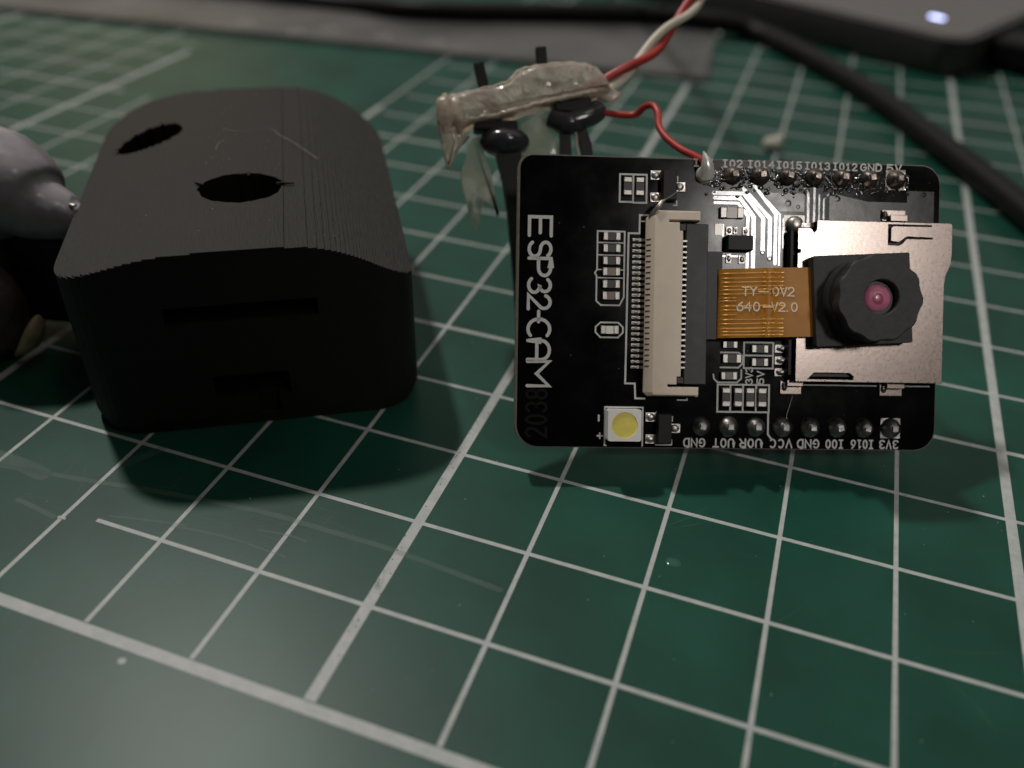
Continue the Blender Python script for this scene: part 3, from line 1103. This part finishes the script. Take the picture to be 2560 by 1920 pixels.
# ---- card slot
g = G()
sh = [(26.2, 6.4), (40.35, 6.4), (40.35, 15.6), (40.5, 16.6), (40.95, 17.6), (41.05, 18.6), (41.05, 21.3), (40.9, 21.5), (28.0, 21.5), (28.0, 20.62), (27.75, 20.35), (27.55, 20.62), (27.4, 20.75), (26.2, 20.75),
      (26.2, 18.75), (26.5, 18.72), (26.5, 18.45), (26.2, 18.4)]
hole1 = [(34.85, 21.25), (34.85, 19.35), (35.9, 19.3), (36.2, 19.5), (36.6, 19.95), (39.1, 19.95), (39.15, 20.08), (36.75, 20.15), (36.4, 20.0), (35.9, 19.62), (35.1, 19.7), (35.1, 20.9), (35.3, 21.12), (39.0, 21.12), (39.0, 21.25)]
hole2 = [(27.4, 6.65), (28.0, 7.25), (31.4, 7.25), (31.75, 6.95), (31.75, 6.65)]
g.prism(sh, 1.42, 1.62, holes=[hole1, hole2])
settle(g, 1.2)
shield = obj("card_slot", g, STEEL, board, bevel=.04)
g = G()
g.prism([(27.4, 6.9), (39.9, 6.9), (39.9, 21.2), (28.2, 21.2), (28.2, 20.4), (26.9, 20.4), (26.9, 6.9)], .05, 1.2)
settle(g, 1.2)
obj("slot_core", g, HOLE, shield)
g = G()
g.box(25.72, 26.15, 7.0, 20.6, .05, 1.0)
settle(g, 1.2)
obj("slot_insert", g, BLK, shield, bevel=.05)
for (x0, x1, y0, y1) in ((26.25, 27.3, 6.42, 6.55), (32.0, 40.3, 6.42, 6.55), (28.05, 34.6, 21.33, 21.46), (39.3, 40.9, 21.33, 21.46)):
    g = G()
    g.box(x0, x1, y0, y1, .03, 1.42)
    settle(g, 1.2)
    obj("side_wall", g, STEEL, shield)
g = G()
g.box(40.1, 40.25, 6.6, 15.6, .03, 1.42)
settle(g, 1.2)
obj("side_wall", g, STEEL, shield)
# spring tongue pressed slightly upward, tilted to face the lamp
g = G()
g.add([(35.12, 19.72, 1.5), (35.88, 19.66, 1.5), (36.4, 20.04, 1.56), (36.74, 20.18, 1.58), (39.0, 20.12, 1.62), (39.0, 21.08, 1.6), (35.34, 21.08, 1.52), (35.14, 20.88, 1.5)], [(0, 1, 2, 3, 4, 5, 6, 7)])
settle(g, 1.15)
obj("spring_tongue", g, M("bright_spring", (.85, .82, .80), .22, 1.), shield)
for x0, x1, y0, y1, side in ((34.3, 36.6, 21.6, 22.65, 1), (24.85, 26.9, 5.2, 6.45, -1), (34.4, 36.6, 5.15, 6.35, -1)):
    g = G()
    g.box(x0, x1, y0, y1, 0, .22)
    if side > 0:
        g.box(x0 + .55, x1 - .1, y0 - .1, y0 + .5, .1, .8)
        g.blob((x0 + .25, (y0 + y1) / 2, .22), (.3, .45, .25), 2)
    else:
        g.box(x0 + .45, x1 - .05, y1 - .5, y1 + .1, .1, .8)
        g.blob((x0 + .4, (y0 + y1) / 2 + .1, .22), (.3, .45, .22), 2)
    obj("mounting_tab", g, STEEL, shield, bevel=.05)
for i in range(9):
    y = 7.25 + 1.1 * i
    if 10.2 < y < 17.2:
        continue
    g = G()
    g.box(24.35, 25.75, y - .36, y + .36, 0, .12)
    g.blob((25.0, y, .15), (.55, .32, .28), 2, .06)
    obj("card_contact", g, TIN, shield, smooth=.8)
g = G()
g.prism(rrect(24.95, 26.95, 20.7, 21.95, .08, 2), -.01, .06)
pad = obj("solder_pad", g, TIN, board)
g = G()
g.lathe([(.85, .05), (.8, .35), (.6, .65), (.3, .8)], 20, (25.95, 21.05))
g.box(26.4, 27.6, 20.75, 21.15, .2, .7)
obj("solder_joint", g, SOLDER, board, smooth=.8)

# ---- flash lamp
g = G()
oc = rrect(8.72, 11.85, .6, 3.58, .2, 3)
ci = [(10.28 + 1.22 * math.cos(t), 2.1 + 1.22 * math.sin(t)) for t in [-2 * math.pi * i / 32 for i in range(32)]]
g.prism(oc, .02, 1.45, holes=[ci])
settle(g, 1.45)
led = obj("flash_lamp", g, WHITEP, board)
g = G()
g.lathe([(1.21, .6), (1.21, 1.38)], 32, (10.28, 2.1))
settle(g, 1.4)
obj("phosphor", g, PHOS, led)

# ================================================================== glued connector standing behind the board (board-plane frame)
glue = thing("glued_bracket", "lump of clear hot glue holding black pegs, standing behind the board", "bracket", frame(BR, BO))


def slab(name, poly, zmid, thick, material, parent, edge=.55, noise=.12, label=None, k=3):
    """A rounded lump with the given outline: rings shrink towards front and back."""
    P = [p[:2] for p in smoothpts([(x, y, 0) for x, y in poly + poly[:1]], k)][:-1]
    cx = sum(p[0] for p in P) / len(P)
    cy = sum(p[1] for p in P) / len(P)
    n = len(P)
    nor = []
    for i in range(n):
        a, b = P[i - 1], P[(i + 1) % n]
        d = Vector((b[1] - a[1], -(b[0] - a[0])))
        nor.append(d.normalized() if d.length else d)
    area = sum(P[i][0] * P[(i + 1) % n][1] - P[(i + 1) % n][0] * P[i][1] for i in range(n))
    sg = 1 if area > 0 else -1
    rs = []
    for t in (-90, -68, -45, -22, 0, 22, 45, 68, 90):
        ins = edge * (1 - math.cos(math.radians(t)))
        zz = zmid + thick / 2 * math.sin(math.radians(t))
        ring = []
        for i, p in enumerate(P):
            j = noise * math.sin(i * 1.7 + t * .05) * math.cos(math.radians(t))
            ring.append((p[0] - sg * nor[i].x * (ins + j * .4), p[1] - sg * nor[i].y * (ins + j * .4), zz))
        rs.append(ring if sg > 0 else ring[::-1])
    g = G()
    g.rings(rs)
    return obj(name, g, material, parent, smooth=1.2, label=label)


BLOB = [(-7.62, 35.07), (-7.23, 35.53), (-6.33, 35.56), (-3.72, 36.27), (-1.34, 36.75), (-0.43, 37.23), (0.35, 38.16), (1.03, 38.53), (2.4, 38.92), (4.12, 39.2), (5.84, 39.43), (7.68, 39.44), (8.73, 39.02), (9.55, 38.36),
        (10.14, 37.58), (10.39, 36.57), (9.24, 36.07), (7.05, 35.43), (4.53, 34.89), (1.33, 33.99), (-1.4, 33.11), (-3.67, 32.7), (-5.03, 31.87), (-5.93, 31.78), (-6.29, 32.73), (-7.59, 32.92)]
slab("glue_body", BLOB, -12.5, 4.2, GLUE, glue, edge=.7)
# ragged seam along the lower front edge
g = G()
seam = [(-5.6, 32.0, -10.9), (-4.2, 32.9, -10.6), (-1.4, 33.45, -10.4), (1.33, 34.3, -10.3), (4.5, 35.2, -10.3), (7.0, 35.8, -10.4), (9.2, 36.5, -10.7)]
sp = smoothpts(seam, 8)
g.tube([(p.x + random.uniform(-.06, .06), p.y + random.uniform(-.07, .07), p.z) for p in sp], [.24 + random.uniform(-.06, .06) for _ in sp], 8)
obj("glue_seam", g, GLUE, glue, smooth=1.5)
g = G()
sp = smoothpts([(-6.9, 35.35, -11.6), (-3.7, 36.1, -11.3), (-.6, 37.0, -11.2), (.6, 38.2, -11.2), (2.4, 38.75, -11.2), (5.8, 39.2, -11.2), (8.4, 38.9, -11.3), (9.9, 37.5, -11.4)], 6)
g.tube(sp, [.22 + .07 * math.sin(i * 1.9) for i in range(len(sp))], 8)
obj("glue_rim", g, GLUE, glue, smooth=1.5)
for x0, w in ((-7.0, .85), (-5.75, .6)):
    g = G()
    g.tube(smoothpts([(x0, 35.4, -11.2), (x0 - .1, 34.2, -10.3), (x0 + .1, 32.8, -10.4), (x0 + .25, 31.6, -11)], 4), [w * .5] * 3 + [w] * 7 + [w * .6] * 3, 12)
    obj("glue_fold", g, GLUE, glue, smooth=2.)
g = G()
g.tube([(.9, 38.0, -10.5), (.85, 36.9, -10.2), (1.2, 35.7, -10.2)], .12, 6)
g.tube([(7.0, 38.2, -10.3), (6.1, 37.2, -10.2)], .10, 6)
obj("glue_crease", g, GLUE, glue, smooth=1.)
slab("glue_spike", [(9.0, 37.4), (10.38, 37.02), (11.78, 36.44), (10.52, 35.54), (9.0, 36.0)], -12.2, 1.0, GLUE, glue, edge=.2, k=2)
slab("glue_drip", [(-7.78, 34.38), (-7.82, 32.69), (-7.51, 31.0), (-7.04, 29.32), (-6.56, 27.74), (-6.01, 29.12), (-5.46, 30.15), (-4.45, 31.32), (-5.48, 31.85), (-6.18, 33.08)], -11.6, 1.7, GLUE, glue, edge=.35, k=2)
slab("glue_film", [(-4.86, 29.32), (-5.29, 27.8), (-5.12, 26.0), (-4.57, 24.51), (-4.33, 23.46), (-3.55, 21.67), (-3.12, 23.34), (-2.83, 24.85), (-1.77, 24.28), (-1.15, 23.54), (-2.13, 28.34), (-2.75, 29.68), (-3.0, 31.5), (-4.2, 31.6)], -13.2, .7, GLUE2, glue, edge=.25, k=2)
slab("glue_film", [(0.92, 33.32), (1.41, 31.39), (1.2, 29.0), (5.12, 29.0), (4.86, 31.96), (4.15, 32.97), (4.35, 34.69)], -13.4, .8, GLUE2, glue, edge=.25, k=2)
for p, w in (([(-3.58, 39.62), (-2.91, 36.89), (-.89, 32.0)], .78), ([(3.03, 41.51), (3.23, 39.57), (5.2, 35.4)], .80)):
    g = G()
    g.tube([(x, y, -13.4) for x, y in p], w, 4, square=True)
    obj("peg", g, BLK, glue, bevel=.1)
# dark glue rings
g = G()
g.blob((-.70, 31.1, -12.2), (2.7, 1.55, 2.2), 3, .004)
obj("glue_ring", g, GREYG, glue, smooth=3.)
g = G()
g.tube(smoothpts([(4.2, 33.9, -12.4), (5.6, 33.3, -12), (7.2, 33.7, -12), (8.6, 34.3, -12.2), (9.2, 34.9, -12.6)], 4), 1.15, 12)
g.blob((6.0, 33.2, -12.3), (1.9, 1.2, 1.6), 3, .01)
obj("glue_ring", g, GREYG, glue, smooth=3.)
# black legs down to the mat behind the board
n_ = Vector((BR[0][2], BR[1][2], BR[2][2]))


def down_to_mat(x, y, z):   # board-frame point -> depth at which the mat lies, following the board's own up direction
    wz = BO[2] + BR[2][0] * x + BR[2][1] * y + BR[2][2] * z
    return y - wz / BR[2][1]


for top_p, bot_x, w, fl in (((-.6, 31.6), 2.1, 1.75, .6), ((5.7, 33.0), 6.0, .80, 1.), ((7.4, 33.6), 9.2, .82, 1.)):
    zb = -12.6
    yb = down_to_mat(bot_x, 20, zb) + .75
    if w > 1:
        pts = [(top_p[0], top_p[1] + 1.2, zb), (top_p[0] + .1, top_p[1] - 1, zb), (.9, 24, zb), (bot_x + .6, yb, zb)]
    else:
        pts = [(top_p[0], top_p[1] + 1.5, zb), (top_p[0], top_p[1] - 1, zb), ((top_p[0] + bot_x) / 2, 28, zb), (bot_x, yb, zb)]
    g = G()
    g.tube(smoothpts(pts, 3), w, 4, square=True)
    obj("leg", g, BLK, glue)
g = G()
g.tube([(6.6, 33.2, -11.9), (6.75, 32.2, -11.8), (6.95, 30, -11.8), (7.1, 28, -11.8)], .16, 6)
obj("glue_thread", g, GLUE, glue, smooth=1.)
g = G()
g.box(-4.0, .6, 32.1, 33.2, -13.6, -11.4)
g.box(4.4, 8.3, 34.2, 35.9, -13.6, -11.2)
obj("peg_flange", g, BLK, glue, bevel=.2)
for x, y, l in ((-3.55, 33.9, 2.0), (1.0, 35.5, .8)):
    g = G()
    g.box(x, x + l, y, y + .42, -10.75, -10.55, rot=.2)
    obj("brown_fleck", g, M("brown_fleck", (.16, .09, .05), .5), glue, bevel=.08)

# ================================================================== wires
def to_world(p):
    return Vector([BO[i] + sum(BR[i][k] * p[k] for k in range(3)) for i in range(3)])


RW = [(8.8, 34.6, -12.2), (9.59, 34.5, -12), (11.51, 34.12, -11.5), (12.95, 34.09, -11), (13.66, 34.58, -10), (14.35, 34.46, -9), (14.67, 33.3, -8), (14.44, 31.71, -6.5), (14.84, 30.18, -5), (15.81, 28.58, -3), (16.7, 27.56, -1.3), (17.2, 26.7, .35)]
g = G()
g.tube(smoothpts([to_world(p) for p in RW], 5), .36, 12)
tag(obj("red_wire", g, REDW, smooth=1.5), "short red wire bent from the clear glue lump to the board's shiny solder joint", "wire")
TW = [Vector(p) for p in ((.4, 60.2, 25.4), (2.9, 62.6, 26.3), (4.96, 65.2, 27.54), (6.16, 68.35, 28.55), (7.29, 71.85, 30.02), (8.33, 75.02, 31.12), (9.41, 79.32, 32.79), (10.74, 83.93, 34.76), (-2, 106, 46), (-15, 142, 45), (-28, 182, 30), (-38, 216, 9), (-42, 234, 1.3))]
axis = smoothpts(TW, 16)
s_len = [0]
for a, b in zip(axis, axis[1:]):
    s_len.append(s_len[-1] + (b - a).length)
for ph, mt, nm, lb in ((2.4, REDW, "red_wire", "red wire twisted with a white one, running back from the clear glue lump"), (2.4 + math.pi, WHITEW, "white_wire", "white wire twisted round a red one, running back from the clear glue lump")):
    pts = []
    for i, p in enumerate(axis):
        T = (axis[min(i + 1, len(axis) - 1)] - axis[max(0, i - 1)]).normalized()
        a = T.cross(Vector((0, 0, 1))).normalized()
        b = T.cross(a)
        t = ph + s_len[i] * .37
        pts.append(p + (a * math.cos(t) + b * math.sin(t)) * .54)
    g = G()
    g.tube(pts, .48, 10)
    tag(obj(nm, g, mt, smooth=1.5), lb, "wire")
CB = [(-140, 164, 2), (-107.3, 164.4, 2.0), (-97.4, 164.6, 2.0), (-83.4, 166.0, 2.0), (-68.1, 164.1, 3.3), (-56.0, 168.0, 3.3), (-36.5, 176.5, 3.3), (-16.5, 184.7, 3.3), (0.4, 186.2, 3.3), (9.0, 185.8, 2.0), (21.4, 171.6, 2.0), (31.3, 157.7, 2.0), (38.3, 145.9, 2.0), (43.8, 134.6, 2.0), (49.2, 123.9, 2.0), (53.5, 115.1, 2.0), (56.8, 107.8, 2.0), (61.0, 98.0, 2.0), (68, 80, 2), (82, 62, 2), (100, 48, 2)]
g = G()
g.tube(smoothpts(CB, 6), 2.2, 14)
tag(obj("black_cable", g, CABLE, smooth=1.5), "thick black cable curving over the ruler and across the mat behind the board", "cable")

# ================================================================== ruler, power bank, scrap
ra = math.radians(6.9)
rul = thing("ruler", "long translucent grey ruler lying across the far side of the mat", "ruler", frame(((math.cos(ra), -math.sin(ra), 0), (math.sin(ra), math.cos(ra), 0), (0, 0, 1)), (3.2, 151.8, 0)))
g = G()
g.prism(rrect(-330, 0, 0, 37, 1, 4), .03, 1.2)
obj("ruler_blade", g, RULER, rul, bevel=.25)
PALE = M("pale_print", (.4, .4, .38), .5)
for i in range(5):
    g = G()
    g.lathe([(1.6, 1.19), (1.6, 1.26), (1.2, 1.26), (1.2, 1.19)], 18, (-58 - (0, 12, 25, 31, 44)[i], 5 + (0, 1, 2, -2, 1)[i]), cap1=False)
    obj("printed_ring", g, PALE, rul)

da = math.atan2(.44, -.90)
dx_, dy_ = Vector((-.8984, .4392)), Vector((.4392, .8984))
bank = thing("power_bank", "dark grey plastic box with a lit blue-white status light", "electronics", frame(((.8984, .4392, 0), (-.4392, .8984, 0), (0, 0, 1)), (50.3, 174.8, 0)))
g = G()
g.prism(rrect(-110, 0, 0, 62, (5, 6, 5, 5), 8), .4, 7.6)
bb = obj("shell", g, BANK, bank, bevel=1.0, seg=3)
g = G()
g.prism(rrect(-108.5, -1.6, 1.6, 60.4, (4, 5, 4, 4), 8), 7.5, 7.9)
obj("top_panel", g, BANKTOP, bank, bevel=.15)
g = G()
g.prism(rrect(-14.2, -10.8, 13.6, 15.2, .75, 6), 7.88, 8.0)
obj("status_light", g, GLOW, bank)
g = G()
g.box(-.35, .12, 13, 27, 2.0, 5.8)
obj("port_opening", g, HOLE, bank, bevel=.05)
g = G()
g.box(.14, 16, 14.5, 25.5, 1.2, 6.6)
tag(obj("cable_plug", g, BLK, None, bevel=1.2, loc=(0, 0, 0)), "black plug pushed into the side of the dark grey box", "plug").matrix_world = bank.matrix_world.copy()

g = G()
g.blob((19.2, 121.4, 1.1), (1.6, 1.2, 1.1), 3, .07)
g.blob((20.1, 122.2, 1.7), (1.0, .8, .8), 2, .08)
tag(obj("plastic_crumb", g, CRUMB, smooth=1.), "small off-white plastic crumb lying on the mat beyond the board", "scrap")

# ================================================================== grey lump with its black arm, left of the case
lump = thing("grey_fixture", "glossy grey lump on a black arm, cut off by the left edge beside the case", "fixture", Matrix.Translation(Vector((-48, 29, -.4)) * S))
o3 = Vector((48, -29, 0))
pts = [(-60.5, 32.5, 16.0), (-57.2, 31.9, 16.9), (-54.2, 32.4, 17.9), (-51.6, 32.7, 17.7), (-49.2, 32.5, 17.3), (-47.6, 32.3, 16.6), (-46.2, 32.4, 16.2), (-44.6, 32.7, 16.0), (-43.3, 33.1, 16.0), (-42.4, 33.6, 16.4)]
rad = [2.6, 5.0, 6.0, 5.7, 4.75, 3.75, 3.0, 2.45, 1.8, .5]
sp = smoothpts([Vector(p) + o3 for p in pts], 5)
rsm = []
for i in range(len(sp)):
    f = i / (len(sp) - 1) * (len(rad) - 1)
    k = min(int(f), len(rad) - 2)
    rsm.append(rad[k] + (rad[k + 1] - rad[k]) * (f - k))
g = G()
g.tube(sp, rsm, 26)
obj("upper_lump", g, LUMP, lump, smooth=3.)
g = G()
g.blob(Vector((-54.2, 27.2, 6.2)) + o3, (5.6, 3.6, 6.1), 4, .004)
g.blob(Vector((-56.6, 29.6, 11.5)) + o3, (5.2, 4.2, 6.5), 4, .004)
obj("lower_lump", g, LUMP2, lump, smooth=3.)
g = G()
a_, b_ = Vector((-54, 29.6, 0)) + o3, Vector((-41.2, 33.6, 0)) + o3
dv = (b_ - a_).normalized()
nv = Vector((-dv.y, dv.x, 0))
vs = [a_ + Vector((0, 0, 3.0)), b_ + Vector((0, 0, 2.6)), b_ + nv * 6 + Vector((0, 0, 2.6)), a_ + nv * 6 + Vector((0, 0, 3.0))]
vs += [v + Vector((0, 0, 10.2)) for v in vs]
g.add(vs, [(3, 2, 1, 0), (4, 5, 6, 7), (0, 1, 5, 4), (1, 2, 6, 5), (2, 3, 7, 6), (3, 0, 4, 7)])
obj("arm", g, BLK, lump, bevel=.3)
g = G()
g.tube(smoothpts([Vector(p) + o3 for p in ((-46.4, 27.2, 6.6), (-46.9, 27.0, 5.2), (-48.0, 26.5, 3.2), (-49.8, 25.9, 1.6))], 3), [.3, .7, 1.0, 1.2, 1.35, 1.4, 1.3, 1.0, .7, .2], 12, flat=.6)
obj("straw_pad", g, STRAW, lump, smooth=1.)
g = G()
g.blob(Vector((-42.9, 32.3, 17.5)) + o3, (.5, .3, .18), 2, .1)
obj("glint_bead", g, SOLDER, lump, smooth=1.)  # small metallic bead added as the glint at the lump's tip
